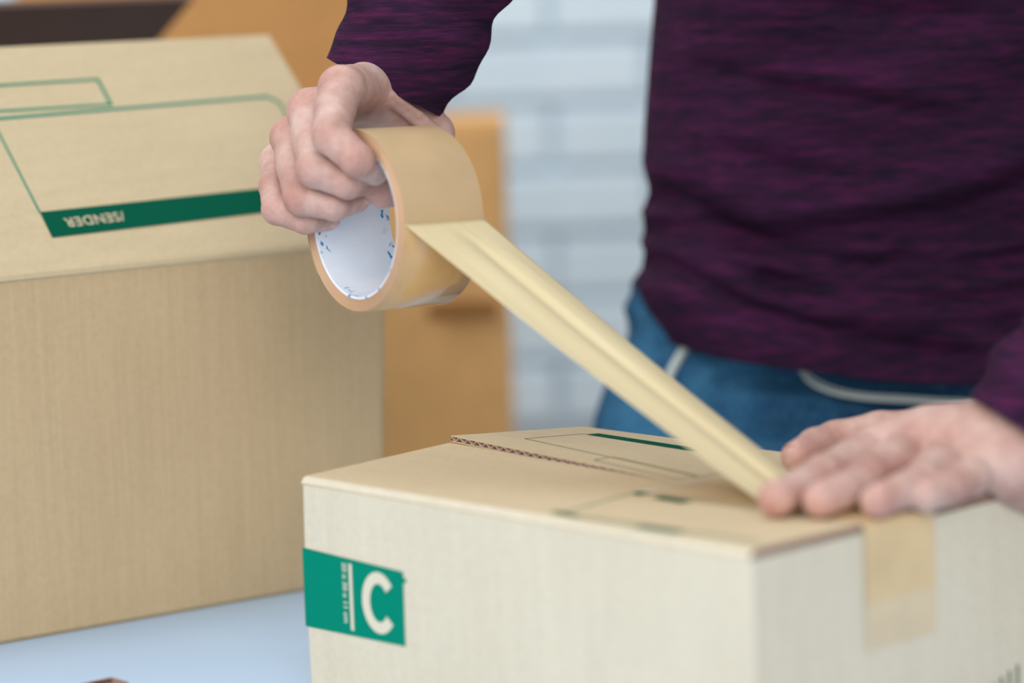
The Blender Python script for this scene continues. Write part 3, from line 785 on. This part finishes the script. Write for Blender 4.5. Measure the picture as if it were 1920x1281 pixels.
body = b_.build('body', M['skin'], pe, smooth=True, attr=mk_, attr2={'wrinkle_pos': wc, 'wrinkle_mask': wm})
def nail(c, d, n, w, l):
    d = nrm(d); n = nrm(n-d*(n@d)); s = np.cross(d, n); g = []
    for i, u in enumerate(np.linspace(-1, 1, 9)):
        row = []
        for v in np.linspace(-1, 1, 9):
            ww = w*(1 if u < .4 else math.sqrt(max(0, 1-((u-.4)/.62)**2))*.98+.02)*(1 if u > -.6 else .94)
            row.append(c+d*u*l+s*v*ww-n*(.55*(v*ww)**2/w+.06*u*u)+n*.03)
        g.append(row)
    b = MB(); b.grid(np.array(g)); b.build('fingernail', M['nail'], body, smooth=True, solid=.03)
def fnail(ch, n, w=.5, l=.55, up=.72, tip=0, nxt=1):
    t, r = ch[tip]; p = ch[nxt][0]; d = nrm(t-p); n = nrm(n-d*(n@d)); nail(t-d*.12+n*r*.97, d, n, w, l)
for ch in (lidx, lmid, lrin, lpin): fnail(ch, zz*1.0-np.array([0, 0, 0]), .5, .52)
fnail(lthu, zz+fh*.4, .55, .6)
fnail(thu_, -R*.8+U*.2-FW*.7-U*.4, .55, .55, tip=-1, nxt=-2)
fnail(pin_, -U*.5-FW*1.0+R*.2, .42, .42, tip=-1, nxt=-2)
# head, out of the frame
hc = nk+zz*17-fh*6
# jeans: hips, two legs
wz = 14.0
def jback(z): return float(np.interp(z, [4, 12], [1.2, 3.0]))
def jeans():
    b = MB(); na = 120; g = []
    th_ = np.linspace(0, 2*math.pi, na, endpoint=False)
    sj = [(600, 1205), (640, 1222), (560, 1190), (680, 1178), (740, 1140), (800, 1112), (1000, 1090)]
    pj = [(560, 1192), (590, 1176), (620, 1184), (645, 1183), (690, 1160), (740, 1135), (800, 1112), (900, 1100), (1100, 1105)]
    jz_ = np.array([zpx(a-0, a) for a, b2 in pj])[::-1]; jz_ = np.array([zpx(b2, a) for a, b2 in pj])[::-1]; ja = np.array([(1690-b2)/4800*TD for a, b2 in pj])[::-1]
    global JZ, JA
    JZ, JA = jz_, ja
    ff = [([(1335, 750), (1400, 735), (1500, 742), (1600, 760), (1700, 775)], 1.0, 1.6), ([(1330, 800), (1450, 800), (1560, 805)], 1.2, 1.3), ([(1300, 700), (1345, 725), (1345, 790)], .5, .35)]
    for z in np.linspace(16, -22, 110):
        a = np.interp(z, jz_, ja); front = 9.6
        X = a*np.sign(np.cos(th_))*np.abs(np.cos(th_)); Y = -(front+.02*(16-z))*np.sin(th_)
        d = 0*X
        for pts, w, dep in ff:
            q = np.array([((px-1690)/4800*(TD-9), zpx(px, py, TD-9)) for px, py in pts])
            for p0, p1 in zip(q[:-1], q[1:]):
                e = p1-p0; h = np.clip(((X-p0[0])*e[0]+(z-p0[1])*e[1])/(e@e), 0, 1)
                dd = np.hypot(X-p0[0]-h*e[0], z-p0[1]-h*e[1]); d = np.minimum(d, -dep*np.exp(-(dd/w)**2))
        d = d*(np.sin(th_) > 0)
        Y = Y-d+jback(z); g.append(np.stack([TC[0]+rh[0]*X+fh[0]*Y, TC[1]+rh[1]*X+fh[1]*Y, z+0*X], 1))
    b.grid(np.array(g), True)
    for s_ in (-1, 1):
        p0 = TC+rh*s_*8.5+fh*1.5; pts = [p0*[1, 1, 0]+zz*z for z in (-14, -30, -50, -72)]
        b.grid(tube(catmull(pts, 30), np.interp(np.linspace(0, 1, 30), [0, .4, 1], [9.5, 8, 6.5]), 32), True)
    return b
je = jeans().build('jeans', M['denim'], pe, smooth=True)
def on_jeans(px, py, out=.12):
    d = TD-9
    for _ in range(12):
        q = P(px, py, d); X = (q-TC)@rh; a = float(np.interp(q[2], JZ, JA)); Y = -(9.6+.02*(16-q[2]))*math.sqrt(max(0, 1-(X/a)**2))+jback(q[2])-out
        d += (Y-(q-TC)@fh)*.9
    return P(px, py, d)
for pts, w, nm in (([(1496, 678), (1503, 695), (1522, 718), (1560, 735), (1620, 746), (1700, 751), (1780, 756), (1840, 757), (1900, 750)], .17, 'pocket_stitching'),
               ([(1506, 690), (1530, 712), (1566, 728), (1622, 739), (1700, 744), (1780, 749), (1840, 750), (1900, 744)], .08, 'pocket_stitching'),
               ([(1285, 652), (1262, 690), (1244, 730)], .32, 'belt_loop')):
    g = tube(catmull([on_jeans(a, b2) for a, b2 in pts], 40), w, 8); b_ = MB(); b_.grid(g, True); b_.build(nm, M['thread'], je, smooth=True)
for s_ in (-1, 1):
    p0 = TC+rh*s_*8.5-fh*4; g = []
    for u, (w_, h_) in zip(np.linspace(-1, 1, 9), [(2, 3), (3.6, 6), (4, 8), (4, 8), (4.2, 6.5), (4.6, 5.2), (4.8, 4.6), (4.2, 4), (1.6, 2)]):
        c = p0-fh*u*13.5; g.append([c*[1, 1, 0]+rh*w_*math.cos(q)+zz*(FZ+h_/2+h_/2*math.sin(q)) for q in np.linspace(0, 2*math.pi, 20, endpoint=False)])
    b_ = MB(); b_.grid(np.array(g), True); b_.f.append(list(range(20))); b_.f.append([8*20+i for i in range(20)]); b_.build('shoe', M['shoe'], pe, smooth=True)
